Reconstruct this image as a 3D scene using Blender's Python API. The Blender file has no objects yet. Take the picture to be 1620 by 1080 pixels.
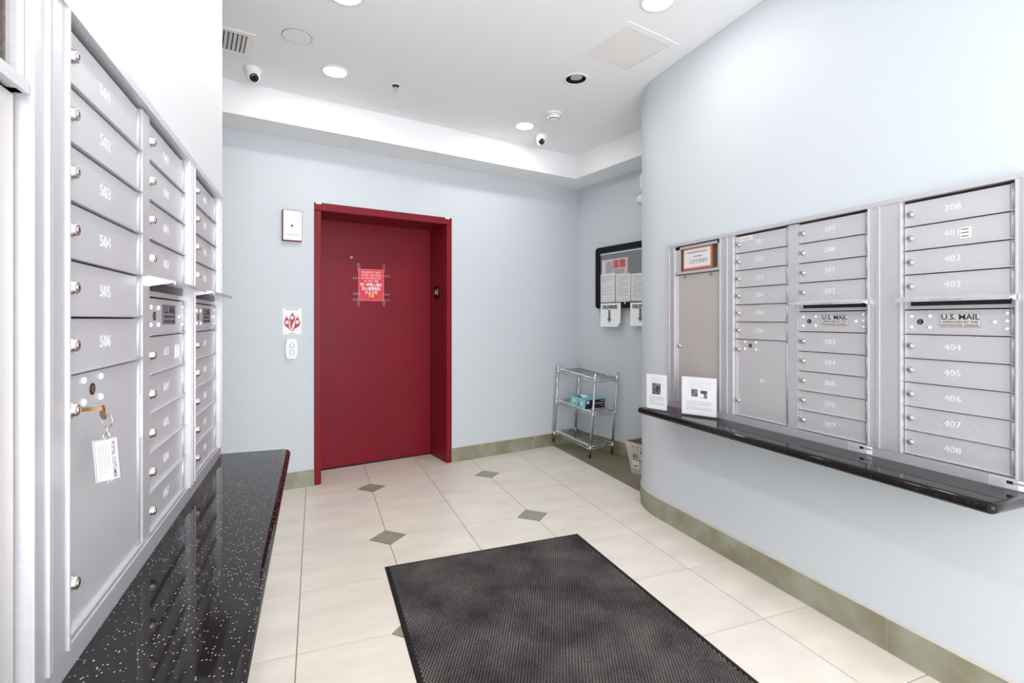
import bpy, bmesh, math, random
from mathutils import Matrix, Vector
random.seed(7)
sc = bpy.context.scene
COL = sc.collection
R = math.radians
PI = math.pi

# ------------------------------------------------------------------ camera, world, exposure
F_PX, CX, CY, H, YAW = 801.0, 810.0, 505.0, 1.28, R(21.2)
cam_d = bpy.data.cameras.new('camera'); cam = bpy.data.objects.new('camera', cam_d); COL.objects.link(cam)
cam_d.sensor_width = 36.0; cam_d.lens = F_PX/1620*36; cam_d.shift_y = (CY-540)/1620
cam_d.clip_start = .02
cam.location = (0, 0, H); cam.rotation_euler = (PI/2, 0, -YAW)
sc.camera = cam
sc.view_settings.view_transform = 'Standard'; sc.view_settings.look = 'None'
sc.view_settings.gamma = 1.0; sc.view_settings.use_curve_mapping = False
sc.view_settings.exposure = 0.09
world = bpy.data.worlds.new('world'); sc.world = world; world.use_nodes = True
world.node_tree.nodes['Background'].inputs[0].default_value = (.965, .965, 1.0, 1)
world.node_tree.nodes['Background'].inputs[1].default_value = 8.8
LAMP_W = 4.8          # watts of each ceiling downlight

# ------------------------------------------------------------------ pixel -> place helpers
def ray(px, py):
    u = (px-CX)/F_PX; v = -(py-CY)/F_PX; c, s = math.cos(YAW), math.sin(YAW)
    return u*c+s, -u*s+c, v
def at_z(px, py, z=0.0):
    x, y, v = ray(px, py); t = (z-H)/v
    return Vector((x*t, y*t, z))
def at_x(px, py, X):
    x, y, v = ray(px, py); t = X/x
    return y*t, H+v*t
WA = R(11.2)                                   # the back wall stands 11.2 degrees off the tile grid
O = Vector((-.011, 4.201)); U = Vector((math.cos(WA), math.sin(WA))); N = Vector((-math.sin(WA), math.cos(WA)))
def on_back(px, py, n=0.0):                    # pixel -> (along, height) on the back wall
    x, y, v = ray(px, py); t = (O.dot(N)+n)/(x*N.x+y*N.y)
    return (Vector((x*t, y*t))-O).dot(U), H+v*t
def back_pt(s, n, z=0): p = O+U*s+N*n; return Vector((p.x, p.y, z))
AC = Vector((2.569, 4.713)); AA = Vector((math.sin(WA), -math.cos(WA))); AB = Vector((math.cos(WA), math.sin(WA)))
def on_alc(px, py, d=0.0):
    x, y, v = ray(px, py); t = (AC.dot(AB)-d)/(x*AB.x+y*AB.y)
    return (Vector((x*t, y*t))-AC).dot(AA), H+v*t
def alc_pt(s, d, z=0): p = AC+AA*s-AB*d; return Vector((p.x, p.y, z))
RZ_BACK, RZ_ALC, RZ_RIGHT, RZ_LEFT = WA, WA-PI/2, -PI/2, PI/2    # local x to the viewer's right, local y into the wall
ZC = 2.86                                       # ceiling
XR, XL = 2.065, -.367                           # right and left wall faces

# ------------------------------------------------------------------ materials
MATS = {}
def mat(name, col, rough=.5, metal=0.0, var=0.0, scale=8.0, bump=0.0, bscale=200.0, coat=0.0, emit=None, estr=0, spec=.5, stretch=None, col2=None, detail=3, spread=False):
    if name in MATS: return MATS[name]
    m = bpy.data.materials.new(name); m.use_nodes = True; nt = m.node_tree; b = nt.nodes['Principled BSDF']
    b.inputs['Base Color'].default_value = (*col, 1); b.inputs['Roughness'].default_value = rough
    b.inputs['Metallic'].default_value = metal; b.inputs['Coat Weight'].default_value = coat
    b.inputs['Specular IOR Level'].default_value = spec
    tc = nt.nodes.new('ShaderNodeTexCoord'); mp = nt.nodes.new('ShaderNodeMapping')
    if spread:                                        # give every piece its own patch of the stone
        oi = nt.nodes.new('ShaderNodeObjectInfo'); va = nt.nodes.new('ShaderNodeVectorMath'); va.operation = 'MULTIPLY_ADD'
        va.inputs[1].default_value = (7.3, 5.1, 3.7); nt.links.new(oi.outputs['Location'], va.inputs[0]); nt.links.new(tc.outputs['Object'], va.inputs[2]); nt.links.new(va.outputs[0], mp.inputs[0])
    else: nt.links.new(tc.outputs['Object'], mp.inputs[0])
    if stretch: mp.inputs['Scale'].default_value = stretch
    if var or col2:
        n = nt.nodes.new('ShaderNodeTexNoise'); n.inputs['Scale'].default_value = scale; n.inputs['Detail'].default_value = detail
        nt.links.new(mp.outputs[0], n.inputs['Vector'])
        r = nt.nodes.new('ShaderNodeValToRGB'); nt.links.new(n.outputs[0], r.inputs[0])
        a = [max(0, c*(1-var)) for c in col]; z = list(col2) if col2 else [min(1, c*(1+var)) for c in col]
        r.color_ramp.elements[0].color = (*a, 1); r.color_ramp.elements[1].color = (*z, 1)
        r.color_ramp.elements[0].position = .33; r.color_ramp.elements[1].position = .67
        nt.links.new(r.outputs[0], b.inputs['Base Color'])
    if bump:
        n2 = nt.nodes.new('ShaderNodeTexNoise'); n2.inputs['Scale'].default_value = bscale
        nt.links.new(mp.outputs[0], n2.inputs['Vector'])
        bp = nt.nodes.new('ShaderNodeBump'); bp.inputs['Strength'].default_value = bump; bp.inputs['Distance'].default_value = .002
        nt.links.new(n2.outputs[0], bp.inputs['Height']); nt.links.new(bp.outputs[0], b.inputs['Normal'])
    if emit:
        b.inputs['Emission Color'].default_value = (*emit, 1); b.inputs['Emission Strength'].default_value = estr
    MATS[name] = m; return m
def srgb(r, g, b):
    f = lambda c: (c/255/12.92 if c/255 <= .04045 else ((c/255+.055)/1.055)**2.4)
    return (f(r), f(g), f(b))
M_PAINT = mat('pale_blue_grey_paint', srgb(203, 210, 215), .55, bump=.05, bscale=350)
M_WHITE = mat('white_ceiling_paint', srgb(243, 245, 246), .7, bump=.05, bscale=300)
M_TRIMW = mat('white_fixture', srgb(238, 238, 240), .4)
M_GRILL = mat('cream_grille', srgb(242, 238, 234), .45)
M_ALU = mat('brushed_aluminium', srgb(206, 206, 210), .38, .5, var=.03, scale=30, stretch=(1, 1, 14))
M_ALU_D = mat('door_aluminium', srgb(206, 205, 208), .42, .42, var=.035, scale=25, stretch=(6, 1, 30))
M_ALU_G = mat('panel_aluminium_grey', srgb(198, 194, 192), .42, .35, var=.03, scale=5)
M_NICK = mat('nickel_lock', srgb(206, 199, 192), .25, .9)
M_DARK = mat('dark_gap', (.012, .012, .014), .6)
M_SLOT = mat('slot_interior', srgb(26, 28, 40), .35)
M_NUM = mat('engraved_white', srgb(226, 225, 226), .5)
M_PAPER = mat('white_paper', srgb(244, 244, 246), .6)
M_INK = mat('black_ink', srgb(28, 27, 28), .6)
M_INKG = mat('grey_ink', srgb(150, 150, 156), .7)
M_RED = mat('maroon_enamel', srgb(126, 26, 40), .38, var=.05, scale=2.2, spec=.22)
M_REDS = mat('red_sign', srgb(218, 52, 66), .4)
M_EMB = mat('emblem_red', srgb(178, 30, 52), .45)
M_YEL = mat('yellow_print', srgb(246, 205, 70), .5)
M_BLACKP = mat('black_plastic', srgb(10, 10, 11), .4, spec=.2)
M_STEEL = mat('brushed_steel_plate', srgb(186, 187, 190), .32, .7)
M_CHROME = mat('chrome_wire', srgb(200, 202, 204), .2, .95)
M_GROUT = mat('beige_grout', srgb(150, 138, 124), .85, var=.1, scale=20)
M_TILE = mat('cream_stone_tile', srgb(232, 224, 212), .32, bump=.04, bscale=60, scale=3.2, var=.06, detail=6, stretch=(1, 2.2, 1), spread=True)
M_TILEG = mat('olive_slate_tile', srgb(150, 148, 130), .35, var=.16, scale=7, bump=.05, bscale=60, detail=6, spread=True)
M_TILED = mat('dark_olive_border_tile', srgb(128, 121, 97), .3, var=.16, scale=5, bump=.05, bscale=60, detail=6, spread=True)
M_BASE = mat('sage_base_tile', srgb(132, 126, 104), .4, scale=6.5, detail=7, col2=srgb(158, 160, 142), spread=True)
M_CAP = mat('pale_grout_line', srgb(214, 206, 192), .7)
M_MAT = mat('charcoal_rubber', srgb(38, 35, 34), .8, var=.25, scale=40, spec=.15)
M_NUB = mat('worn_charcoal_nubs', srgb(84, 79, 77), .8, var=.5, scale=4.5, detail=6, spec=.2)
M_GREYF = mat('grey_felt', srgb(122, 126, 132), .9, bump=.2)
M_CORK = mat('dark_speckled_cork', srgb(92, 80, 66), .9, var=.5, scale=120)
M_ORANGE = mat('orange_border', srgb(226, 128, 92), .6)
M_PINK = mat('pink_red_print', srgb(214, 104, 100), .6)
M_TEAL = mat('teal_carton', srgb(132, 190, 198), .5, var=.12, scale=30)
M_NAVY = mat('navy_carton', srgb(24, 26, 48), .45)
M_TUB = mat('pale_corrugated_plastic', srgb(208, 200, 190), .6, var=.05, scale=14)
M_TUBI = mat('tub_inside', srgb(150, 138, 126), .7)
M_RUBBER = mat('black_rubber', srgb(16, 16, 17), .6)
M_BRASS = mat('worn_brass_key', srgb(176, 140, 104), .3, .9)
M_PHOTO = mat('printed_photo_dark', srgb(24, 22, 30), .6, var=.9, scale=55, col2=srgb(150, 146, 156))
M_LED = mat('lit_lens', (1, 1, 1), .5, emit=(1, .97, .92), estr=14)
M_BAFFLE = mat('black_baffle', srgb(6, 5, 5), .6, spec=.05)
M_BULB = mat('unlit_bulb', srgb(176, 174, 170), .4)
M_LENS = mat('camera_glass', srgb(8, 8, 10), .06, spec=.8)
M_BROWNALU = mat('storefront_bronze', srgb(96, 92, 90), .4, .6)

def make_glass(name, tint=(1, 1, 1), gl=.07, rough=.02):
    m = bpy.data.materials.new(name); m.use_nodes = True; nt = m.node_tree; nt.nodes.clear()
    o = nt.nodes.new('ShaderNodeOutputMaterial'); mx = nt.nodes.new('ShaderNodeMixShader')
    t = nt.nodes.new('ShaderNodeBsdfTransparent'); g = nt.nodes.new('ShaderNodeBsdfGlossy')
    t.inputs[0].default_value = (*tint, 1); g.inputs['Roughness'].default_value = rough; mx.inputs[0].default_value = gl
    nt.links.new(t.outputs[0], mx.inputs[1]); nt.links.new(g.outputs[0], mx.inputs[2]); nt.links.new(mx.outputs[0], o.inputs[0])
    return m
M_GLASS = make_glass('clear_pane', (.97, .97, .97), .05)
M_ACRYL = make_glass('clear_acrylic', (.97, .975, .98), .04)
M_TAPE = make_glass('clear_tape', (1, 1, 1), .05, .4)
M_VINYL = make_glass('clear_vinyl', (.9, .9, .92), .06, .2)

def make_granite(name='black_galaxy_granite', thr=.64, fleck=(.62, .5, .44)):
    m = bpy.data.materials.new(name); m.use_nodes = True; nt = m.node_tree; b = nt.nodes['Principled BSDF']
    tc = nt.nodes.new('ShaderNodeTexCoord')
    v = nt.nodes.new('ShaderNodeTexVoronoi'); v.inputs['Scale'].default_value = 175
    nt.links.new(tc.outputs['Object'], v.inputs['Vector'])
    r = nt.nodes.new('ShaderNodeValToRGB'); nt.links.new(v.outputs['Distance'], r.inputs[0])
    r.color_ramp.elements[0].position = .14; r.color_ramp.elements[0].color = (1, 1, 1, 1)
    r.color_ramp.elements[1].position = .26; r.color_ramp.elements[1].color = (0, 0, 0, 1)
    sep = nt.nodes.new('ShaderNodeSeparateColor'); nt.links.new(v.outputs['Color'], sep.inputs[0])
    gt = nt.nodes.new('ShaderNodeMath'); gt.operation = 'GREATER_THAN'; gt.inputs[1].default_value = thr
    nt.links.new(sep.outputs[0], gt.inputs[0])
    mu = nt.nodes.new('ShaderNodeMath'); mu.operation = 'MULTIPLY'
    nt.links.new(r.outputs[0], mu.inputs[0]); nt.links.new(gt.outputs[0], mu.inputs[1])
    n = nt.nodes.new('ShaderNodeTexNoise'); n.inputs['Scale'].default_value = 60; nt.links.new(tc.outputs['Object'], n.inputs['Vector'])
    rn = nt.nodes.new('ShaderNodeValToRGB'); nt.links.new(n.outputs[0], rn.inputs[0])
    rn.color_ramp.elements[0].color = (.004, .0035, .0035, 1); rn.color_ramp.elements[1].color = (.018, .014, .014, 1)
    mx = nt.nodes.new('ShaderNodeMix'); mx.data_type = 'RGBA'
    nt.links.new(mu.outputs[0], mx.inputs['Factor']); nt.links.new(rn.outputs[0], mx.inputs['A']); mx.inputs['B'].default_value = (*fleck, 1)
    nt.links.new(mx.outputs['Result'], b.inputs['Base Color'])
    b.inputs['Roughness'].default_value = .06; b.inputs['Specular IOR Level'].default_value = .24
    return m
M_GRAN = make_granite(); M_GRANS = make_granite('black_polished_granite', .8, (.10, .08, .07))

# ------------------------------------------------------------------ mesh builder
class MB:
    def __init__(s): s.v, s.f, s.mi, s.sm, s.mats = [], [], [], [], []
    def m(s, mt):
        if mt not in s.mats: s.mats.append(mt)
        return s.mats.index(mt)
    def add(s, vs, fs, mt, smooth=False):
        k = len(s.v); i = s.m(mt); s.v += [tuple(p) for p in vs]
        for f in fs: s.f.append([k+q for q in f]); s.mi.append(i); s.sm.append(smooth)
        return s
    def box(s, x0, x1, y0, y1, z0, z1, mt):
        vs = [(x, y, z) for z in (z0, z1) for y in (y0, y1) for x in (x0, x1)]
        return s.add(vs, [(0, 2, 3, 1), (4, 5, 7, 6), (0, 1, 5, 4), (2, 6, 7, 3), (0, 4, 6, 2), (1, 3, 7, 5)], mt)
    def bbox(s, x0, x1, y0, y1, z0, z1, mt, r=.003, seg=2):
        bm = bmesh.new(); bmesh.ops.create_cube(bm, size=1)
        for v in bm.verts: v.co = Vector((x0+(v.co.x+.5)*(x1-x0), y0+(v.co.y+.5)*(y1-y0), z0+(v.co.z+.5)*(z1-z0)))
        bmesh.ops.bevel(bm, geom=bm.edges[:], offset=r, segments=seg, affect='EDGES', profile=.5)
        s.bm(bm, mt); return s
    def bm(s, bm, mt, smooth=False):
        bm.verts.ensure_lookup_table()
        for i, v in enumerate(bm.verts): v.index = i
        s.add([v.co for v in bm.verts], [[v.index for v in f.verts] for f in bm.faces], mt, smooth); bm.free()
    def prism(s, pts, y0, y1, mt):                       # outline in x,z drawn counter-clockwise as seen from -y
        n = len(pts); vs = [(x, y0, z) for x, z in pts]+[(x, y1, z) for x, z in pts]
        fs = [list(range(n)), list(range(2*n-1, n-1, -1))]+[(i, i+n, (i+1) % n+n, (i+1) % n) for i in range(n)]
        return s.add(vs, fs, mt)
    def slab(s, pts, z0, z1, mt):                        # outline in x,y counter-clockwise from above
        n = len(pts); vs = [(x, y, z0) for x, y in pts]+[(x, y, z1) for x, y in pts]
        fs = [list(range(n-1, -1, -1)), list(range(n, 2*n))]+[(i, (i+1) % n, (i+1) % n+n, i+n) for i in range(n)]
        return s.add(vs, fs, mt)
    def lathe(s, prof, mt, mtx=None, n=24, smooth=True, caps=True):  # prof: (r, z) from bottom to top, about z
        mtx = mtx or Matrix(); vs = []
        for r, z in prof:
            for k in range(n): a = 2*PI*k/n; vs.append(mtx @ Vector((r*math.cos(a), r*math.sin(a), z)))
        fs = []
        for j in range(len(prof)-1):
            for k in range(n): fs.append((j*n+k, j*n+(k+1) % n, (j+1)*n+(k+1) % n, (j+1)*n+k))
        s.add(vs, fs, mt, smooth)
        k0 = len(s.v)-len(vs)
        if not caps: return s
        if prof[0][0] > 1e-6: s.f.append([k0+k for k in range(n-1, -1, -1)]); s.mi.append(s.m(mt)); s.sm.append(False)
        if prof[-1][0] > 1e-6: s.f.append([k0+(len(prof)-1)*n+k for k in range(n)]); s.mi.append(s.m(mt)); s.sm.append(False)
        return s
    def tube(s, a, b, r, mt, n=8, r2=None):
        a, b = Vector(a), Vector(b); q = (b-a).to_track_quat('Z', 'Y').to_matrix().to_4x4()
        return s.lathe([(r, 0), (r if r2 is None else r2, (b-a).length)], mt, Matrix.Translation(a) @ q, n)
    def ring(s, c, rad, r, mt, mtx=None, n=20, k=8):
        mtx = mtx or Matrix(); vs, fs = [], []
        for i in range(n):
            a = 2*PI*i/n
            for j in range(k):
                b = 2*PI*j/k; rr = rad+r*math.cos(b)
                vs.append(Vector(c)+(mtx @ Vector((rr*math.cos(a), rr*math.sin(a), r*math.sin(b)))))
        for i in range(n):
            for j in range(k): fs.append((i*k+j, ((i+1) % n)*k+j, ((i+1) % n)*k+(j+1) % k, i*k+(j+1) % k))
        return s.add(vs, fs, mt, True)
    def mesh(s, name):
        me = bpy.data.meshes.new(name); me.from_pydata(s.v, [], s.f)
        for mt in s.mats: me.materials.append(mt)
        me.polygons.foreach_set('material_index', s.mi); me.polygons.foreach_set('use_smooth', s.sm); me.update()
        return me
    def build(s, name, parent=None, loc=None, rot=None): return link(name, s.mesh(name), parent, loc, rot)

def link(name, data, parent=None, loc=None, rot=None):
    o = bpy.data.objects.new(name, data); COL.objects.link(o)
    if parent: o.parent = parent
    if loc is not None: o.location = loc
    if rot is not None: o.rotation_euler = rot
    return o
def tag(o, label, cat, group=None, kind=None):
    o['label'] = label; o['category'] = cat
    if group: o['group'] = group
    if kind: o['kind'] = kind
    return o
def thing(name, label, cat, loc=(0, 0, 0), rz=0.0, group=None, kind=None, rot=None):
    return tag(link(name, None, None, loc, rot or (0, 0, rz)), label, cat, group, kind)
ALONG_Y = Matrix.Rotation(PI/2, 4, 'X')        # turns a lathe's +z into -y (out of a wall towards the viewer)
TXT = {}
def text_mesh(body, size, mt, align='CENTER', bold=0.0, sx=1.0, depth=.0002):
    key = (body, size, mt.name, align, bold, sx)
    if key in TXT: return TXT[key]
    cu = bpy.data.curves.new('print', 'FONT'); cu.body = body; cu.size = size; cu.align_x = align; cu.align_y = 'CENTER'
    cu.resolution_u = 2; cu.offset = bold; cu.extrude = depth
    ob = bpy.data.objects.new('print', cu); COL.objects.link(ob)
    me = bpy.data.meshes.new_from_object(ob)
    bpy.data.objects.remove(ob); bpy.data.curves.remove(cu)
    me.transform(Matrix.Rotation(PI/2, 4, 'X') @ Matrix.Diagonal((sx, 1, 1, 1)))
    me.materials.clear(); me.materials.append(mt); TXT[key] = me
    return me
def lines(mb, x0, x1, z1, dz, n, y, mt, h=.0022, lo=.6):
    for i in range(n):
        e = x0+(x1-x0)*(1 if i % 4 != 3 else random.uniform(lo*.5, .9)); z = z1-i*dz
        mb.box(x0, e, y-.0003, y, z-h/2, z+h/2, mt)

# ================================================================== STRUCTURE
# ---- floor: grout bed with each tile a piece of its own
TX0, TP, TY0, TQ = -.068, .4635, 3.98, .470     # joint lines
fl = MB().box(-2.3, 3.5, -1.5, 5.4, -.06, -.0025, M_GROUT).build('floor')
tag(fl, 'cream square floor tiles with olive diamond insets and a dark olive border strip', 'floor', kind='structure')
HD, G = .107, .0022
def is_dia(k, j): return k % 2 == 1 and j % 2 == 0           # diamonds at every second crossing
tile_mesh = {}
def tile(mask, dark):
    key = (mask, dark)
    if key in tile_mesh: return tile_mesh[key]
    x, y = TP-2*G, TQ-2*G; h = HD-G*.4; p = []
    p += [(h, 0), (0, h)][::-1] if mask[0] else [(0, 0)]
    p += [(x-h, 0), (x, h)] if mask[1] else [(x, 0)]
    p += [(x, y-h), (x-h, y)] if mask[2] else [(x, y)]
    p += [(h, y), (0, y-h)] if mask[3] else [(0, y)]
    tile_mesh[key] = MB().slab(p, -.01, 0, M_TILED if dark else M_TILE).mesh('tile'); return tile_mesh[key]
for k in range(-4, 7):
    for j in range(-2, 12):                                   # j counts joints towards the camera
        x0, y0 = TX0+TP*k, TY0-TQ*(j+1)
        if x0 < -.9 and y0 < 2.2: continue
        if x0 > 2.2 and y0 < 2.4: continue
        dark = k >= 5
        mask = tuple(False if dark else is_dia(a, b) and a < 5 for a, b in ((k, j+1), (k+1, j+1), (k+1, j), (k, j)))
        if not dark and k == 4: mask = tuple(m and q for m, q in zip(mask, (1, 0, 0, 1)))
        link('floor_tile', tile(mask, dark), fl, (x0+G, y0+G, 0))
dm = MB().slab([(-HD+.004, 0), (0, -HD+.004), (HD-.004, 0), (0, HD-.004)], -.01, 0, M_TILEG).mesh('diamond')
for k in range(-3, 5):
    for j in range(-2, 13):
        if is_dia(k, j) and (TX0+TP*k > -.9 or TY0-TQ*j > 2.3): link('diamond_inset', dm, fl, (TX0+TP*k, TY0-TQ*j, 0))

# ---- ceiling and soffit
ce = MB().box(-2.3, 3.5, -1.5, 5.4, ZC, ZC+.1, M_WHITE).build('ceiling')
tag(ce, 'flat white painted ceiling above the mail lobby', 'ceiling', kind='structure')
ZS = 2.64; sd, ad = .31, .285
def P2(v): return (v.x, v.y)
sof = MB()
sof.slab([P2(back_pt(-2.3, -sd)), P2(back_pt(2.63-ad, -sd)), P2(alc_pt(1.6, ad)), P2(alc_pt(1.6, -.02)), P2(alc_pt(-.02, -.02)), P2(back_pt(-2.3, .02))], ZS, ZC+.01, M_WHITE)
tag(sof.build('trim_1'), 'white soffit bulkhead dropped from the ceiling along the back and alcove walls', 'soffit', kind='structure')

# ---- walls
FR_W, FR_H, JB = 1.167, 2.184, .05                              # elevator frame outer width, height, jamb face
wb = MB()
wb.box(-2.3, 0, 0, .6, -.05, ZC+.05, M_PAINT).box(FR_W, 2.70, 0, .6, -.05, ZC+.05, M_PAINT).box(0, FR_W, 0, .6, FR_H, ZC+.05, M_PAINT)
tag(wb.build('wall_back', None, back_pt(0, 0), (0, 0, RZ_BACK)), 'pale blue grey back wall around the red elevator door', 'wall', kind='structure')
tag(MB().box(0, 1.75, 0, .3, -.05, ZC+.05, M_PAINT).build('wall_alcove', None, alc_pt(0, 0), (0, 0, RZ_ALC)), 'short grey alcove wall behind the wire shelf and notice board', 'wall', kind='structure')
wr = MB(); pts = [(XR, -1.5), (XR, 2.72)]; RC = .52; CC = (XR+RC, 2.72)
arc = [(CC[0]+RC*math.cos(R(a)), CC[1]+RC*math.sin(R(a))) for a in range(180, 89, -5)]
path = [(XR, -1.5)]+arc+[(3.2, 3.24)]
n = len(path); vs = [(x, y, z) for z in (-.05, ZC+.05) for x, y in path]
wr.add(vs, [(i, i+n, i+n+1, i+1) for i in range(n-1)], M_PAINT, False)
for i in range(1, n-2): wr.sm[i] = True
outl = path+[(3.2, -1.5)]
vs2 = [(x, y, -.05) for x, y in outl]; wr.add(vs2, [list(range(len(outl)))], M_PAINT)
wr.add([(3.2, 3.24, -.05), (3.2, 3.24, ZC+.05), (3.2, -1.5, ZC+.05), (3.2, -1.5, -.05)], [(0, 1, 2, 3)], M_PAINT)
tag(wr.build('wall_right'), 'pale blue grey right wall ending in a smooth rounded corner', 'wall', kind='structure')
tag(MB().box(XL-.23, XL, -1.5, 2.432, -.05, ZC+.05, mat('warm_white_paint', srgb(214, 215, 217), .6, bump=.05, bscale=350)).build('wall_left'), 'pale left wall that carries the mailboxes and ends short of the elevator wall', 'wall', kind='structure')
tag(MB().box(-2.0, -1.7, 1.6, 4.3, -.05, ZC+.05, M_PAINT).box(-2.0, XL-.23, 1.5, 1.7, -.05, ZC+.05, M_PAINT).build('wall_corridor'), 'pale corridor wall hidden behind the left mailbox wall', 'wall', kind='structure')
# entrance side behind the camera: an unseen glazed storefront, added to let the daylight in
YE = -1.35; GX0, GX1, GZ0, GZ1 = XL+.06, XR-.06, .08, 2.62
wf = MB()
wf.box(XL-.3, GX0, YE-.15, YE, -.05, ZC+.05, M_PAINT).box(GX1, 3.2, YE-.15, YE, -.05, ZC+.05, M_PAINT)
wf.box(GX0, GX1, YE-.15, YE, GZ1, ZC+.05, M_PAINT).box(GX0, GX1, YE-.15, YE, -.05, GZ0, M_PAINT)
tag(wf.build('wall_front'), 'entrance wall around the added glazed storefront', 'wall', kind='structure')
win = thing('added_window', 'unseen glazed storefront added behind the camera for daylight, slim bronze frames', 'window', (0, YE-.08, 0), kind='structure')
fr = MB()
xs = [GX0, .78, GX1]
for x in xs: fr.box(x-.025, x+.025, -.03, .03, GZ0, GZ1, M_BROWNALU)
for z in (GZ0+.02, 2.12, GZ1-.02): fr.box(GX0, GX1, -.028, .028, z-.02, z+.02, M_BROWNALU)
fr.build('window_frame', win)
for a, b in zip(xs[:-1], xs[1:]):
    for z0, z1 in ((GZ0+.04, 2.1), (2.14, GZ1-.04)): MB().box(a+.025, b-.025, -.004, .004, z0, z1, M_GLASS).build('pane', win)
pl = bpy.data.lights.new('daylight_portal', 'AREA'); pl.shape = 'RECTANGLE'; pl.size = GX1-GX0; pl.size_y = GZ1-GZ0; pl.cycles.is_portal = True
po = link('daylight_portal', pl, win, ((GX0+GX1)/2, .07, (GZ0+GZ1)/2), (PI/2, 0, PI))
po.rotation_euler = (-PI/2, 0, 0) if False else (PI/2, 0, 0)

# ---- base tiles, each one a piece
BH, BT = .125, .011
def base_run(parent, start, d, spans, rz):
    for a, b in spans:
        o = MB().bbox(.0016, b-a-.0016, -BT, 0, 0, BH, M_BASE, .0015, 1).build('base_tile', parent, (start[0]+d[0]*a, start[1]+d[1]*a, 0), (0, 0, rz))
bb = MB().box(-2.2, 0-.001, -BT*.7, 0, 0, BH+.006, M_CAP).box(FR_W+.001, 2.62, -BT*.7, 0, 0, BH+.006, M_CAP).build('baseboard_back', None, back_pt(0, 0), (0, 0, RZ_BACK))
tag(bb, 'sage stone base tiles along the elevator wall', 'baseboard', kind='structure')
base_run(bb, (0, 0), (1, 0), [(-1.6, -1.145), (-1.145, -.69), (-.69, -.232), (-.232, -.001), (1.169, 1.612), (1.612, 2.056), (2.056, 2.505), (2.505, 2.62)], 0)
ba = MB().box(.008, 1.5, -BT*.7, 0, 0, BH+.006, M_CAP).build('baseboard_alcove', None, alc_pt(0, 0), (0, 0, RZ_ALC))
tag(ba, 'olive stone base tiles along the alcove wall behind the wire shelf', 'baseboard', kind='structure')
base_run(ba, (0, 0), (1, 0), [(.012, .414), (.414, .87), (.87, 1.33), (1.33, 1.5)], 0)
br = MB().box(XR-BT*.7, XR, -1.3, 2.72, 0, BH+.006, M_CAP)
for i in range(len(arc)-1):
    (x0, y0), (x1, y1) = arc[i], arc[i+1]
    def off(x, y, d): v = Vector((x-CC[0], y-CC[1])); v = v*((RC+d)/RC); return (CC[0]+v.x, CC[1]+v.y)
    br.slab([off(x1, y1, BT*.7), off(x0, y0, BT*.7), (x0, y0), (x1, y1)], 0, BH+.006, M_CAP)
br = br.build('baseboard_right')
tag(br, 'olive sage stone base tiles following the right wall around its rounded corner', 'baseboard', kind='structure')
ys = [2.72, 2.248, 1.78, 1.299, .83, .36, -.11, -.58, -1.05, -1.3]
for a, b in zip(ys[:-1], ys[1:]):
    MB().bbox(XR-BT, XR, b+.0016, a-.0016, 0, BH, M_BASE, .0015, 1).build('base_tile', br)
angs = [180, 173, 160, 147, 134, 121, 108, 92]
for a0, a1 in zip(angs[:-1], angs[1:]):
    mb = MB(); steps = [a0-.25+(a1-a0+.5)*t/4 for t in range(5)]
    outer = [(CC[0]+(RC+BT)*math.cos(R(a)), CC[1]+(RC+BT)*math.sin(R(a))) for a in steps]
    inner = [(CC[0]+RC*math.cos(R(a)), CC[1]+RC*math.sin(R(a))) for a in steps]
    mb.slab((outer+inner[::-1])[::-1], 0, BH, M_BASE); mb.build('base_tile', br)
bl = MB().box(XL, XL+BT*.7, -1.3, 2.43, 0, BH+.006, M_CAP).build('baseboard_left')
tag(bl, 'sage stone base tiles along the left wall under the counter', 'baseboard', kind='structure')
for i in range(8):
    MB().bbox(XL, XL+BT, 2.43-.465*(i+1)+.0016, 2.43-.465*i-.0016, 0, BH, M_BASE, .0015, 1).build('base_tile', bl)

# ================================================================== ELEVATOR
DN = .36                                                        # depth of the door behind the frame face
ev = thing('door_1', 'maroon painted steel elevator door set deep in a matching frame', 'door', back_pt(0, 0), RZ_BACK, kind='structure')
for x0, x1 in ((0, JB), (FR_W-JB, FR_W)):
    MB().bbox(x0, x1, -.012, DN+.05, 0, FR_H-.062, M_RED, .003, 1).build('jamb', ev)
MB().bbox(0, FR_W, -.014, DN+.05, FR_H-.06, FR_H, M_RED, .003, 1).build('header', ev)
MB().bbox(JB-.002, FR_W-JB+.002, DN, DN+.04, .012, FR_H-.057, M_RED, .002, 1).build('door_panel', ev)
MB().box(JB, FR_W-JB, DN-.004, DN+.05, 0, .01, M_DARK).build('sill_gap', ev)
for x in (.03, FR_W-.045):
    MB().bbox(x-.02, x+.02, -.018, -.014, FR_H-.012, FR_H+.004, M_TRIMW, .001, 1).build('corner_clip', ev)
s0, z0 = on_back(556, 407, DN)
MB().lathe([(.011, 0), (.011, .004), (.006, .005)], M_TRIMW, Matrix.Translation((s0, DN, z0)) @ ALONG_Y, 16).lathe([(.0055, .0048), (.0055, .0056)], M_DARK, Matrix.Translation((s0, DN, z0)) @ ALONG_Y, 12).build('viewer_hole', ev)
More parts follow.
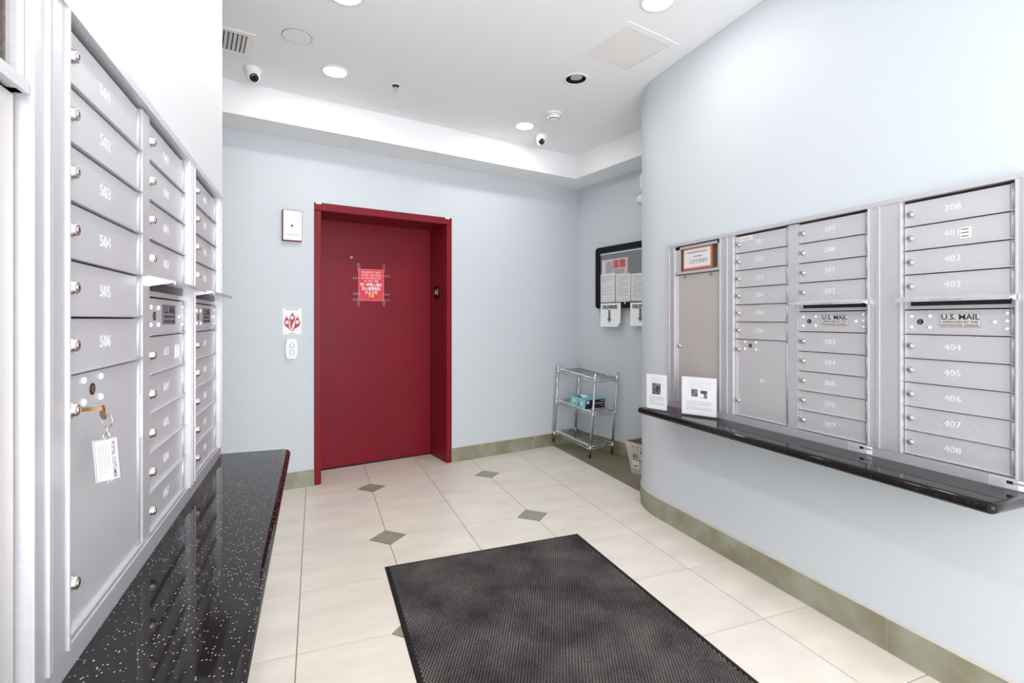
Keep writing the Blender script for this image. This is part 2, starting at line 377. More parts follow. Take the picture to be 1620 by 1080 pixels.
# floor plate on the jamb reveal
x_, y_, v_ = ray(691, 463); t_ = (O.dot(U)+FR_W-JB)/(x_*U.x+y_*U.y); pn = (Vector((x_*t_, y_*t_))-O).dot(N); pz = H+v_*t_
fp = thing('floor_plate', 'small black tactile plate with a white star and 1 inside the red elevator frame', 'sign', back_pt(FR_W-JB, pn, pz), RZ_BACK-PI/2)
MB().bbox(-.05, .05, -.003, 0, -.06, .06, M_BLACKP, .001, 1).build('plate', fp)
star = [((.024 if i % 2 == 0 else .010)*math.sin(2*PI*i/10), (.024 if i % 2 == 0 else .010)*math.cos(2*PI*i/10)) for i in range(10)]
MB().prism([(x-.018, z+.004) for x, z in star][::-1], -.0042, -.003, M_NUM).build('star', fp)
link('numeral', text_mesh('1', .075, M_NUM, bold=.003), fp, (.022, -.0035, .004))
# red notice taped on the door
s0, z1 = on_back(567, 425, DN); s1, z0 = on_back(607, 476, DN); w, h = s1-s0, z1-z0
sg = thing('door_notice', 'red notice with white and yellow writing taped to the maroon elevator door', 'sign', back_pt((s0+s1)/2, DN-.001, (z0+z1)/2), RZ_BACK)
MB().box(-w/2, w/2, -.002, 0, -h/2, h/2, mat('pink_edge', srgb(246, 150, 158), .4)).build('sheet', sg)
MB().box(-w/2+.004, w/2-.004, -.0026, -.002, -h/2+.004, h/2-.004, M_REDS).build('print_field', sg)
M_PKT = mat('pale_pink_print', srgb(255, 190, 190), .5)
for tx, z, sz, mt_, sx in (('PLEASE DO NOT', .108, .026, M_PKT, .9), ('EXCEED 6 (SIX) PEOPLE', .083, .024, M_PKT, .72), ('IN THE ELEVATOR', .058, .024, M_PKT, .9), ('AT ANY TIME', .033, .024, M_PKT, .9),
                          ('同一時間入電梯', .0, .033, M_PAPER, .85), ('的人數限制在', -.034, .033, M_PAPER, .85), ('六人之內', -.066, .033, M_PAPER, .85), ('多謝', -.096, .032, M_YEL, .85)):
    link('writing', text_mesh(tx, sz, mt_, bold=.0006, sx=sx), sg, (0, -.0029, z*h/.27))
for x in (-w/2, w/2):
    for q in (h/2-.02, -h/2-.05): MB().box(x-.012, x+.012, -.0031, -.0029, q, q+.07, M_TAPE).build('tape_strip', sg)
for z in (.3*h, -.29*h, -.47*h): MB().box(w/2-.02, w/2+.06, -.0034, -.0032, z-.01, z+.01, M_TAPE).build('tape_strip', sg)
for z in (.2*h, -.29*h, -.47*h): MB().box(-w/2-.05, -w/2+.02, -.0034, -.0032, z-.01, z+.01, M_TAPE).build('tape_strip', sg)
# steel indicator plate, emblem sign, call buttons left of the frame
s0, z1 = on_back(446, 332); s1, z0 = on_back(477, 383); w, h = s1-s0, z1-z0
ip = thing('indicator_panel', 'brushed steel panel with maroon sides and a small dark eye left of the elevator top', 'panel', back_pt((s0+s1)/2, 0, (z0+z1)/2), RZ_BACK)
MB().bbox(-w/2, w/2, -.032, 0, -h/2, h/2, M_RED, .002, 1).build('box', ip)
MB().bbox(-w/2+.004, w/2-.002, -.036, -.031, -h/2+.005, h/2-.003, M_STEEL, .001, 1).build('face_plate', ip)
MB().lathe([(.008, 0), (.008, .0012)], M_DARK, Matrix.Translation((-.004, -.036, -.002)) @ ALONG_Y, 14).build('eye', ip)
lb = MB(); lines(lb, -w/2+.02, w/2-.02, -h/2+.05, .008, 2, -.0361, M_INKG, .003); lb.build('small_print', ip)
s0, z1 = on_back(447, 487); s1, z0 = on_back(477, 529); w, h = s1-s0, z1-z0
em = thing('emblem_sign', 'white sign with three red flame shapes above the elevator call buttons', 'sign', back_pt((s0+s1)/2, 0, (z0+z1)/2), RZ_BACK)
MB().bbox(-w/2, w/2, -.003, 0, -h/2, h/2, M_PAPER, .001, 1).build('plate', em)
sx, sz = w/.135, h/.2
FL = [[(155,215),(165,255),(195,300),(200,340),(185,380),(195,425),(238,490),(244,505),(180,440),(130,400),(105,350),(105,310),(125,265)],
      [(265,150),(262,185),(295,230),(298,270),(272,330),(245,380),(243,430),(235,458),(215,420),(206,370),(217,330),(195,280),(200,230),(225,190)],
      [(345,215),(355,260),(385,320),(385,360),(355,410),(285,450),(246,503),(250,470),(268,440),(292,370),(290,330),(300,290),(320,260)]]
for p in FL:
    q = [((x-245)/330*w, (315-z)/480*h) for x, z in p]
    if sum(q[i][0]*q[(i+1) % len(q)][1]-q[(i+1) % len(q)][0]*q[i][1] for i in range(len(q))) < 0: q = q[::-1]
    MB().prism(q, -.0045, -.003, M_EMB).build('flame_print', em)
ci = MB()
for cx, cz in ((-.001, .028), (-.038, -.007), (.037, -.005)):
    ci.lathe([(.0135, 0), (.0135, .0006)], M_PAPER, Matrix.Translation((cx*sx, -.0045, cz*sz)) @ ALONG_Y, 18)
    ci.box((cx-.008)*sx, (cx+.007)*sx, -.0056, -.0051, (cz-.003)*sz, (cz+.003)*sz, M_INKG)
ci.build('emblem_discs', em)
lb = MB(); lines(lb, -w/2+.02, w/2-.02, h/2-.006, .008, 2, -.0031, M_INKG, .003); lb.build('small_print', em)['kind'] = 'stuff'
MB().box(-.022, .022, -.0034, -.003, -h/2+.006, -h/2+.011, M_INKG).build('caption', em)
s0, z1 = on_back(450.5, 536); s1, z0 = on_back(470.5, 567); w, h = s1-s0, z1-z0
cb = thing('call_button_panel', 'white elevator call panel with two round buttons, bulging sides', 'panel', back_pt((s0+s1)/2, 0, (z0+z1)/2), RZ_BACK)
outl = [(-w*.36, -h/2), (w*.36, -h/2), (w*.47, -h*.25), (w/2, 0), (w*.47, h*.25), (w*.36, h/2), (-w*.36, h/2), (-w*.47, h*.25), (-w/2, 0), (-w*.47, -h*.25)]
MB().prism(outl, -.016, 0, M_TRIMW).prism([(x*.9, z*.94) for x, z in outl], -.021, -.016, M_TRIMW).build('plate', cb)
for z in (h*.17, -h*.16):
    b = MB().lathe([(.018, 0), (.018, .002), (.0145, .003), (.0145, .0005)], M_NICK, Matrix.Translation((.003, -.021, z)) @ ALONG_Y, 20)
    b.lathe([(.0142, 0), (.0142, .003), (.011, .004)], M_TRIMW, Matrix.Translation((.003, -.021, z)) @ ALONG_Y, 20); b.build('button', cb)

# ================================================================== COUNTERS
def counter(name, pts, z0, z1, label, gm, r=.016):
    bm = bmesh.new(); vs = [bm.verts.new((x, y, z0)) for x, y in pts]; f = bm.faces.new(vs)
    ex = bmesh.ops.extrude_face_region(bm, geom=[f])
    for v in [g for g in ex['geom'] if isinstance(g, bmesh.types.BMVert)]: v.co.z = z1
    bmesh.ops.recalc_face_normals(bm, faces=bm.faces)
    ed = [e for e in bm.edges if abs(e.verts[0].co.z-e.verts[1].co.z) < 1e-6]
    bmesh.ops.bevel(bm, geom=ed, offset=r, segments=5, affect='EDGES', profile=.5)
    mb = MB(); mb.bm(bm, gm, True)
    o = mb.build(name); o.modifiers.new('wn', 'WEIGHTED_NORMAL').keep_sharp = True
    return tag(o, label, 'counter')
def rcorner(cx, cy, r, a0, a1, k=6): return [(cx+r*math.cos(R(a0+(a1-a0)*i/k)), cy+r*math.sin(R(a0+(a1-a0)*i/k))) for i in range(k+1)]
ZL, ZRT = .761, .745                                            # counter tops
XCL = -.094
counter('granite_counter', [(XL, -.4), (XCL, -.4)]+rcorner(XCL-.03, 2.235-.03, .03, 0, 90)+[(XL, 2.245)], ZL-.036, ZL, 'black speckled granite counter below the left mailboxes', M_GRAN)
XSH = 1.828
counter('granite_shelf', [(XR, 2.62)]+rcorner(XSH+.03, 2.615-.03, .03, 90, 180)+rcorner(XSH+.02, .86+.02, .02, 180, 270)+[(XR, .86)], ZRT-.036, ZRT, 'black granite shelf with bullnose edge below the right mailboxes', M_GRANS)

# ================================================================== MAILBOXES
PITCH = .0885
M_STK = mat('label_sticker', srgb(226, 224, 224), .5)
def lock_mesh():
    mb = MB(); T = ALONG_Y
    mb.lathe([(.0115, 0), (.0115, .004), (.0098, .005), (.0098, .0095), (.0082, .0115)], M_NICK, T, 18)
    mb.lathe([(.0055, .0113), (.0052, .0127)], M_NICK, T, 14)
    mb.box(-.001, .001, -.0131, -.0125, -.0036, .0036, M_DARK)
    return mb.mesh('lock')
LOCK = lock_mesh()
RIVET = MB().lathe([(.0065, 0), (.0055, .003), (.003, .0045)], M_TRIMW, ALONG_Y, 12).mesh('rivet')
ARROW = MB().lathe([(.010, 0), (.010, .0016)], M_DARK, ALONG_Y, 16).box(-.0035, .0035, -.0026, -.0016, -.006, .006, M_BRASS).mesh('arrow_lock')
door_cache = {}
DF, DB = .014, .021                                             # door face and back, measured in from the trim face
def door_mesh(w, h, mt):
    key = (round(w, 4), round(h, 4), mt.name)
    if key not in door_cache:
        mb = MB().box(.001, w-.016, DF, DB, .003, h-.0035, mt)
        mb.box(.001, w-.001, DF-.0070, DB, .0, .003, M_ALU)                       # bottom lip
        door_cache[key] = mb.mesh('mail_door')
    return door_cache[key]
hinge_cache = {}
def hinge_mesh(h):
    key = round(h, 4)
    if key not in hinge_cache:
        hinge_cache[key] = MB().box(-.014, 0, DF+.001, DB, .0035, h-.001, M_ALU).lathe([(.004, .0035), (.004, h-.001)], M_ALU, Matrix.Translation((-.007, DF+.001, 0)), 10).mesh('hinge')
    return hinge_cache[key]
def mail_door(unit, x, w, z, h, num, nz=.5, nx=.47, mt=None, name='mail_door'):
    d = link(name, door_mesh(w, h, mt or M_ALU_D), unit, (x, 0, z))
    link('hinge', hinge_mesh(h), d, (w-.001, 0, 0))
    link('lock', LOCK, d, (.021, DF, h*.5 if name == 'mail_door' else h-.055))
    if num: link('number', text_mesh(num, .030, M_NUM, sx=1.15, bold=.0002), d, (w*nx, DF-.0003, h*nz))
    return d
def us_mail(unit, x, w, z, h, plate_dark):
    d = link('master_door', door_mesh(w, h, M_ALU_D), unit, (x, 0, z)); link('hinge', hinge_mesh(h), d, (w-.001, 0, 0))
    link('arrow_lock', ARROW, d, (w*.165, DF, h*.5))
    for dx in (-.03, .03):
        for dz in (-.02, .02): link('rivet', RIVET, d, (w*.165+dx, DF, h*.5+dz))
    link('rivet', RIVET, d, (w*.83, DF, h*.5))
    for dz in (-.022, .003, .028): link('rivet', RIVET, d, (w*.93, DF, h*.5+dz))
    px, pw, ph = w*.54, .118, .048
    pb = MB().box(px-pw/2, px+pw/2, DF-.0012, DF, h*.55-ph/2, h*.55+ph/2, M_INK if plate_dark else M_INKG)
    pb.box(px-pw/2+.0018, px+pw/2-.0018, DF-.0018, DF-.0012, h*.55-ph/2+.0018, h*.55+ph/2-.0018, mat('plate_grey_dark', srgb(150, 150, 156), .4, .3) if plate_dark else mat('plate_pale', srgb(214, 208, 206), .4, .3))
    pb.build('name_plate', d)
    link('writing', text_mesh('U.S. MAIL', .026, M_INK, sx=1.05, bold=.0004), d, (px, DF-.0020, h*.55+.011))
    link('writing', text_mesh('APPROVED BY THE', .0115, M_INK, sx=1.05), d, (px, DF-.0020, h*.55-.006))
    link('writing', text_mesh('POSTMASTER GENERAL', .0105, M_INK, sx=1.0), d, (px, DF-.0020, h*.55-.0175))
def hood(unit, x, w, z0, z1):                                     # outgoing mail slot under a sloping flap
    MB().box(x, x+w, DF, DB, z0, z1, M_ALU).box(x+.022, x+w-.012, DF-.0008, DF, z0+.012, z0+.033, M_SLOT).build('slot_plate', unit)
    mb = MB(); a, b = x-.006, x+w+.008
    zt = z1+.006
    mb.add([(a, DF, zt), (b, DF, zt), (b, -.040, zt-.012), (a, -.040, zt-.012), (a, DF, zt-.003), (b, DF, zt-.003), (b, -.040, zt-.0155), (a, -.040, zt-.0155)],
           [(0, 3, 2, 1), (4, 5, 6, 7), (3, 7, 6, 2), (0, 4, 7, 3), (1, 2, 6, 5), (0, 1, 5, 4)], M_ALU)
    mb.box(a, b, -.042, -.0385, zt-.020, zt-.0115, M_ALU)
    for q in (a, b-.0025):
        mb.add([(q, DF, zt-.003), (q, -.040, zt-.0155), (q, DF, zt-.026), (q+.0025, DF, zt-.003), (q+.0025, -.040, zt-.0155), (q+.0025, DF, zt-.026)],
               [(0, 1, 2), (3, 5, 4), (0, 3, 4, 1), (1, 4, 5, 2), (0, 2, 5, 3)], M_ALU)
    f = mb.build('slot_hood', unit)
    link('writing', text_mesh('OUTGOING MAIL', .010, M_INKG, sx=1.2), f, (x+w*.5, -.0425, zt-.0158))
def frame(unit, W, dz, stiles, mulls, zb=.745, zt=1.735):
    """outer trim proud of the doors, backing plate, mullions; local z is world z"""
    MB().box(.004, W-.004, DB, .0299, zb+.004+dz, zt-.004+dz, M_DARK).build('backing', unit)
    MB().box(0, W, -.003, .03, 1.7175+dz, zt+dz, M_ALU).build('top_rail', unit)
    MB().box(0, W, .002, .03, zb+dz, .781+dz, M_ALU).build('bottom_rail', unit)
    for x0, x1 in stiles:
        s = MB().box(x0, x1, 0, .03, .781+dz, 1.7175+dz, M_ALU)
        s.box(x0+.002, x0+.006, -.003, 0, .781+dz, 1.7175+dz, M_ALU).box(x1-.006, x1-.002, -.003, 0, .781+dz, 1.7175+dz, M_ALU)
        s.build('frame_stile', unit)
    for x0, x1 in mulls:
        m = MB().box(x0+.001, x1-.001, DF-.006, .03, .783+dz, 1.714+dz, M_ALU); m.build('mullion', unit)
def col_split(unit, x, w, dz, up, down, dark):                  # four small doors, slot, master door, five small doors
    for i, nm in enumerate(up): mail_door(unit, x, w, 1.711-PITCH*(i+1)+dz, PITCH, nm)
    hood(unit, x, w, 1.317+dz, 1.3565+dz)
    us_mail(unit, x, w, 1.2270+dz, .089, dark)
    for i, nm in enumerate(down): mail_door(unit, x, w, 1.2270-PITCH*(i+1)+dz, PITCH, nm)
def col_parcel(unit, x, w, dz, names, pname):
    for i, nm in enumerate(names): mail_door(unit, x, w, 1.711-PITCH*(i+1)+dz, PITCH, nm)
    zt = 1.711-PITCH*6; zb = .7845; h = zt-zb
    d = mail_door(unit, x, w, zb+dz, h, pname, nz=.48, nx=.54, name='parcel_door')
    link('arrow_lock', ARROW, d, (w*.30, DF, h-.033))
    for dx in (-.035, .035):
        for q in (-.018, .018): link('rivet', RIVET, d, (w*.30+dx, DF, h-.033+q))
    link('lock', LOCK, d, (.021, DF, .075))
    return d
def directory(unit, x, w, dz, paper=True):
    zt, zs, zb = 1.711, 1.548, .7845
    b = MB().box(x, x+w, DF+.002, DB, zs+dz, zt+dz, M_CORK).build('cork_board', unit)
    e = MB()
    e.box(x, x+.035, DF-.008, DB, zs+dz, zt+dz, M_ALU).box(x+w-.018, x+w, DF-.008, DB, zs+dz, zt+dz, M_ALU).box(x, x+w, DF-.008, DB, zt-.014+dz, zt+dz, M_ALU)
    e.box(x-.002, x+w-.002, DF-.014, DB, zs+dz, zs+.016+dz, M_ALU); e.build('window_rim', unit)
    MB().box(x+.035, x+w-.018, DF-.0025, DF-.0015, zs+.016+dz, zt-.014+dz, M_GLASS).build('glass_pane', unit)
    h = zs-zb
    d = MB().box(x+.012, x+w-.006, DF, DB, zb+dz, zs-.004+dz, M_ALU_G).box(x, x+.012, DF-.004, DB, zb+dz, zs-.004+dz, M_ALU).build('panel_door', unit)
    link('lock', LOCK, d, (x+.028, DF, zb+h*.44+dz))
    for q in (.17, .76): MB().box(x+w*q, x+w*q+.022, DF-.001, DF, zs-.026+dz, zs-.008+dz, mat('tape_residue', srgb(140, 134, 132), .7)).build('tape_mark', d)
    return b
# ---- right wall (local x = distance towards the camera)
XT = 2.035
def right_unit(y_start, label): return thing('mailbox_unit', label, 'mailbox', (XT, y_start, 0), RZ_RIGHT, 'built-in mailbox units')
u = thing('directory_cabinet', 'tall aluminium directory cabinet with plain grey door at the far end of right mailboxes', 'cabinet', (XT, 2.568, 0), RZ_RIGHT)
frame(u, .471, 0, [(0, .057), (.422, .471)], [])
b = directory(u, .059, .361, 0)
dr = thing('directory_notice', 'white notice with orange border behind glass in the right directory cabinet', 'notice', (XT+DF+.0018, 2.568-.059-.175, 1.633), RZ_RIGHT)
MB().box(-.118, .120, -.0008, 0, -.062, .066, M_ORANGE).build('border', dr)
MB().box(-.110, .104, -.0012, -.0008, -.050, .056, M_PAPER).build('sheet', dr)
for i, (z, a, bb_) in enumerate(((.036, -.085, .08), (.012, -.03, .04))): MB().box(a, bb_, -.0015, -.0012, z-.003, z+.003, M_INKG).build('print_line', dr)
link('writing', text_mesh('注意信箱鎖好', .026, M_INKG), dr, (.01, -.0014, -.018))
u2 = right_unit(2.097, 'two-column mailbox unit on the right wall, between directory cabinet and 400s boxes')
frame(u2, .779, 0, [(0, .049), (.738, .779)], [(.370, .423)])
dd = None
col_parcel(u2, .051, .319, 0, ['201', '202', '203', '204', '205', '206'], 'P1')
col_split(u2, .423, .313, 0, ['207', '208', '301', '302'], ['303', '304', '305', '306', '307'], False)
MB().box(.066, .160, DF-.0006, DF, 1.682, 1.706, M_STK).box(.070, .080, DF-.0009, DF-.0006, 1.689, 1.697, M_INKG).box(.095, .150, DF-.0009, DF-.0006, 1.691, 1.694, M_INKG).build('door_sticker', u2)
u3 = right_unit(1.318, 'single-column mailbox unit numbered in the 400s nearest the right picture edge')
frame(u3, .438, 0, [(0, .084), (.412, .438)], [])
col_split(u3, .086, .324, 0, ['308', '401', '402', '403'], ['404', '405', '406', '407', '408'], False)
st = MB().box(.262, .292, DF-.0006, DF, 1.556, 1.592, M_PAPER)
for z in (1.586, 1.574, 1.562): st.box(.264, .286, DF-.0009, DF-.0006, z-.0015, z+.0015, M_INK)
st.build('door_sticker', u3)
MB().box(.185, .225, DF-.0004, DF, .902, .935, mat('label_residue', srgb(176, 174, 178), .7, var=.15, scale=60)).box(.25, .35, DF-.0004, DF, .925, .934, mat('label_residue', srgb(176, 174, 178), .7)).build('label_residue', u3)
for un, x in ((u2, .66), (u3, .345)):
    st = MB().box(x, x+.075, .0014, .002, .748, .778, mat('pale_sticker', srgb(196, 196, 200), .5)).box(x+.046, x+.062, .0008, .0014, .762, .772, M_INK).box(x+.064, x+.092, .0008, .0014, .764, .770, M_INKG).box(x+.075, x+.095, .0014, .002, .748, .778, M_PAPER)
    for i in range(4): st.box(x+.006, x+.04, .0009, .0014, .752+i*.006, .754+i*.006, M_INKG)
    st.build('rail_sticker', un)
# ---- left wall (local x = distance away from the camera)
XTL, DZ = -.337, .016
def left_unit(nm, y_start, label, cat='mailbox', group='built-in mailbox units'): return thing(nm, label, cat, (XTL, y_start, 0), RZ_LEFT, group)
u = left_unit('directory_cabinet', .33, 'aluminium directory cabinet cut by the left picture edge', 'cabinet', None); u.pop('group', None)
frame(u, .538, DZ, [(0, .05), (.49, .538)], [])
directory(u, .052, .436, DZ)
uA = left_unit('mailbox_unit', .868, 'two-column mailbox unit nearest the camera on the left wall, numbered 501 to 607')
frame(uA, .852, DZ, [(0, .059), (.817, .852)], [(.428, .478)])
MB().box(.059, .076, DF-.002, DB, .783+DZ, 1.714+DZ, M_ALU).build('jamb_strip', uA)
pd = col_parcel(uA, .077, .350, DZ, ['501', '502', '503', '504', '505', '506'], 'P2')
col_split(uA, .479, .336, DZ, ['507', '508', '601', '602'], ['603', '604', '605', '606', '607'], True)
MB().box(.72, .768, DF-.0006, DF, 1.16+DZ, 1.196+DZ, M_PAPER).build('door_sticker', uA)
MB().box(.423, .429, DF-.004, DF+.002, 1.03, 1.12, M_TRIMW).build('hinge_sleeve', uA)
uB = left_unit('mailbox_unit', 1.722, 'single-column mailbox unit at the far end of the left wall')
frame(uB, .492, DZ, [(0, .036), (.447, .492)], [])
MB().box(.036, .097, DF-.002, DB, .783+DZ, 1.714+DZ, M_ALU).build('jamb_strip', uB)
col_split(uB, .098, .346, DZ, ['608', '701', '702', '703'], ['704', '705', '706', '707', '708'], True)
# ---- key with its tag in the left parcel lock
LKY, LKZ = .868+.077+.021, .7845+DZ+(1.711-PITCH*6-.7845)-.055
kx = XTL-DF+.0135
ky = thing('key', 'brass key with clear plastic address tag hanging from the left parcel door lock', 'key', (kx, LKY, LKZ), 0)
MB().box(0, .030, -.0008, .0008, -.0030, .0030, M_BRASS).build('blade', ky)
MB().lathe([(.0115, -.0009), (.0115, .0009)], M_BRASS, Matrix.Translation((.029, 0, -.006)) @ Matrix.Rotation(R(-52), 4, 'Z') @ Matrix.Rotation(PI/2, 4, 'X'), 18).build('bow', ky)
MB().ring((.034, 0, -.019), .0105, .0009, M_CHROME, Matrix.Rotation(R(-35), 4, 'Z') @ Matrix.Rotation(PI/2, 4, 'X')).build('split_ring', ky)
MB().tube((.034, 0, -.028), (.033, 0, -.041), .0013, M_NICK).ring((.033, 0, -.043), .0045, .0009, M_NICK, Matrix.Rotation(PI/2, 4, 'X'), 14, 6).build('clip', ky)
tg = MB().bbox(-.0165, .0165, -.0015, .0015, -.034, .034, M_VINYL, .001, 1).build('tag_sleeve', ky, (.033, 0, -.080), (0, R(-4), R(26)))
MB().box(-.0125, .0130, -.0024, -.0016, -.031, .031, mat('tag_paper', srgb(214, 214, 220), .7)).build('tag_card', tg)
tm = link('writing', text_mesh('POSTAL CUSTOMER', .0064, M_INK, bold=.00015), tg, (.0090, -.0026, -.001), (0, PI/2, 0))
lb = MB()
for i, x in enumerate((-.009, -.006, -.003, .0, .003)): lb.box(x-.0006, x+.0006, -.0026, -.0024, -.026+.003*i, .026, M_INKG)
lb.build('small_print', tg)

# ================================================================== SIGN HOLDERS on the right shelf
def sign_holder(pa, pb, hgt, label, photos):
    a = at_z(*pa, ZRT); b_ = at_z(*pb, ZRT); v = b_-a; w = v.length; rz = math.atan2(v.y, v.x); c = (a+b_)/2-Vector((.045, .0, 0))
    t = thing('sign_holder', label, 'sign', (c.x, c.y, ZRT), rz, 'acrylic sign holders on the right shelf')
    MB().bbox(-w/2-.012, w/2+.012, -.022, .022, 0, .009, M_ACRYL, .002, 1).build('acrylic_base', t)
    MB().box(-w/2-.002, w/2+.002, -.0028, -.0012, .009, hgt, M_ACRYL).build('acrylic_front', t)
    MB().box(-w/2, w/2, -.001, 0.001, .0095, hgt-.001, M_PAPER).build('paper', t)
    pr = MB(); lines(pr, -w*.30, w*.34, hgt*.90, .0075, 6, -.0011, mat('faint_print', srgb(205, 205, 210), .7), .0016); lines(pr, -w*.36, w*.36, hgt*.38, .0085, 6, -.0011, M_INKG, .0018); pr.build('print_lines', t)
    for x0, x1, z0, z1 in photos: MB().box(w*x0, w*x1, -.0012, -.0009, hgt*z0, hgt*z1, M_PHOTO).build('photo', t)
    return t
sign_holder((1033, 646), (1065, 651), .212, 'clear holder with white sheet showing one dark photo, end of granite shelf', [(-.22, .20, .45, .76)])
sh2 = sign_holder((1089, 655), (1144, 662), .218, 'clear holder with white sheet showing two dark photos, before the directory cabinet', [(-.22, -.03, .50, .69), (.05, .24, .48, .67)])
MB().box(.045*.2, .045*.62, -.0016, -.0012, .108, .128, M_PAPER).build('photo_highlight', sh2)

# ================================================================== NOTICE BOARD in the alcove
s0, zt = on_alc(942, 393, .05); _, zb = on_alc(942, 488, .05); s1 = 1.22; w, h = s1-s0, zt-zb
nb = thing('notice_board', 'black framed notice board with rounded corners and grey felt in the alcove', 'board', alc_pt(s0, 0, zb), RZ_ALC)
def rrect(x0, x1, z0, z1, r, k=5):
    p = []
    for cx, cz, a in ((x1-r, z0+r, -90), (x1-r, z1-r, 0), (x0+r, z1-r, 90), (x0+r, z0+r, 180)):
        p += [(cx+r*math.cos(R(a+90*i/k)), cz+r*math.sin(R(a+90*i/k))) for i in range(k+1)]
    return p
o_, i_ = rrect(0, w, 0, h, .035), rrect(.056, w-.056, .056, h-.056, .004)
n = len(o_); mb = MB()
vs = [(x, -.05, z) for x, z in o_]+[(x, -.05, z) for x, z in i_]+[(x, 0, z) for x, z in o_]+[(x, -.03, z) for x, z in i_]
fs = []
for i in range(n):
    j = (i+1) % n; fs += [(i, j, j+n, i+n), (i, i+2*n, j+2*n, j), (i+n, j+n, j+3*n, i+3*n)]
mb.add(vs, fs, M_BLACKP); mb.build('board_frame', nb)
MB().box(.05, w-.05, -.031, -.002, .05, h-.05, M_GREYF).build('felt_panel', nb)
MB().box(.058, .60, -.040, -.031, h-.074, h-.064, M_TRIMW).build('white_strip', nb)  # thin white line along the top of the felt
sk, zk = on_alc(989, 479, .05)
MB().lathe([(.012, 0), (.012, .004), (.008, .006)], M_NICK, Matrix.Translation((sk-s0, -.05, zk-zb)) @ ALONG_Y, 16).build('lock', nb)
MB().box(.056, w-.056, -.0445, -.0425, .056, h-.056, M_GLASS).build('glass_pane', nb)
def board_paper(nm, p0, p1, label, mt, cat='notice', d=.031, group=None):
    a, z1 = on_alc(*p0, d); b_, z0 = on_alc(*p1, d); ww, hh = b_-a, z1-z0
    t = thing(nm, label, cat, alc_pt(a, d, z0), RZ_ALC, group); MB().box(0, ww, -.0012, -.0002, 0, hh, mt).build('sheet', t)
    return t, ww, hh
t, ww, hh = board_paper('poster', (952.5, 412), (993, 433), 'pink and white poster with red writing on the grey felt of the notice board', mat('pale_pink_paper', srgb(232, 206, 204), .6))
pr = MB()
for x0, x1, z0, z1, m_ in ((.03, .10, .08, .92, M_PAPER), (.16, .42, .12, .84, mat('grey_print', srgb(176, 172, 172), .6, var=.4, scale=90)), (.46, .66, .42, .90, M_PINK), (.70, .92, .42, .90, M_PINK), (.46, .88, .08, .36, mat('grey_print', srgb(176, 172, 172), .6))):
    pr.box(ww*x0, ww*x1, -.0016, -.0012, hh*z0, hh*z1, m_)
pr.build('print_blocks', t)
link('writing', text_mesh('注意', hh*.5, mat('red_print', srgb(196, 60, 60), .6), bold=.002), t, (ww*.69, -.0017, hh*.66))
for i, (p0, p1, lb_) in enumerate((((948.5, 434), (973, 478), 'white printed notice at the left of the board, below the pink poster'), ((974.5, 434), (997.5, 477), 'white printed notice in the middle of the notice board row'))):
    t, ww, hh = board_paper('printed_notice', p0, p1, lb_, M_PAPER, d=.0325 if i == 0 else .031, group='printed notices on the board')
    pr = MB(); lines(pr, ww*.12, ww*.86, hh*.9, hh*.055, 13 if i else 4, -.0013, M_INKG, .0035)
    if not i: lines(pr, ww*.12, ww*.86, hh*.5, hh*.1, 3, -.0013, M_INKG, .0035)
    pr.build('print_lines', t)
a, z1 = on_alc(998.5, 433, .031)
t = thing('printed_notice', 'white printed notice at the right of the row, cut by the rounded wall', 'notice', alc_pt(a, .031, z1-.27), RZ_ALC, 'printed notices on the board')
MB().box(0, .21, -.0012, -.0002, 0, .27, M_PAPER).build('sheet', t); pr = MB(); lines(pr, .02, .19, .245, .0145, 14, -.0013, M_INKG, .0035); pr.build('print_lines', t)
def delivery(p0, p1, label):
    a, z1 = on_alc(*p0, .052); b_, z0 = on_alc(*p1, .052); ww, hh = .272, z1-z0
    t = thing('delivery_sign', label, 'sign', alc_pt(a, .052, z0), RZ_ALC, 'deliveries signs below the board')
    nx, nz = 9, 7; vs, fs = [], []
    for s_ in (0, .0012):
        for j in range(nz):
            for i in range(nx):
                x, z = ww*i/(nx-1), hh*j/(nz-1); lo = 1-j/(nz-1)
                y = -.002-.006*lo*math.sin(i*1.1)**2 - .010*lo**2; x += .006*lo
                if i == nx-1 and j == 0: z += .03; x -= .012
                vs.append((x, y+s_, z))
    q = nx*nz
    for j in range(nz-1):
        for i in range(nx-1):
            a_ = j*nx+i; fs += [(a_, a_+1, a_+1+nx, a_+nx), (q+a_, q+a_+nx, q+a_+1+nx, q+a_+1)]
    MB().add(vs, fs, M_PAPER, True).build('sheet', t)
    link('writing', text_mesh('DELIVERIES', .045, M_INK, bold=.0012, sx=.92), t, (ww*.49, -.010, hh*.83))
    MB().prism([(-.010, .0), (.010, .0), (.010, .085), (-.010, .085)], -.0008, 0, mat('grey_arrow', srgb(98, 98, 100), .6)).prism([(-.026, .004), (0, -.035), (.026, .004)], -.0008, 0, mat('grey_arrow', srgb(98, 98, 100), .6)).build('arrow', t, (ww*.49, -.0155, hh*.34))
    return t
delivery((950.5, 480), (983, 517), 'curling white DELIVERIES sign with grey down arrow, wholly in view under the board')
delivery((997.3, 478.5), (1015, 515.5), 'white DELIVERIES sign cut off by the rounded wall under the board')
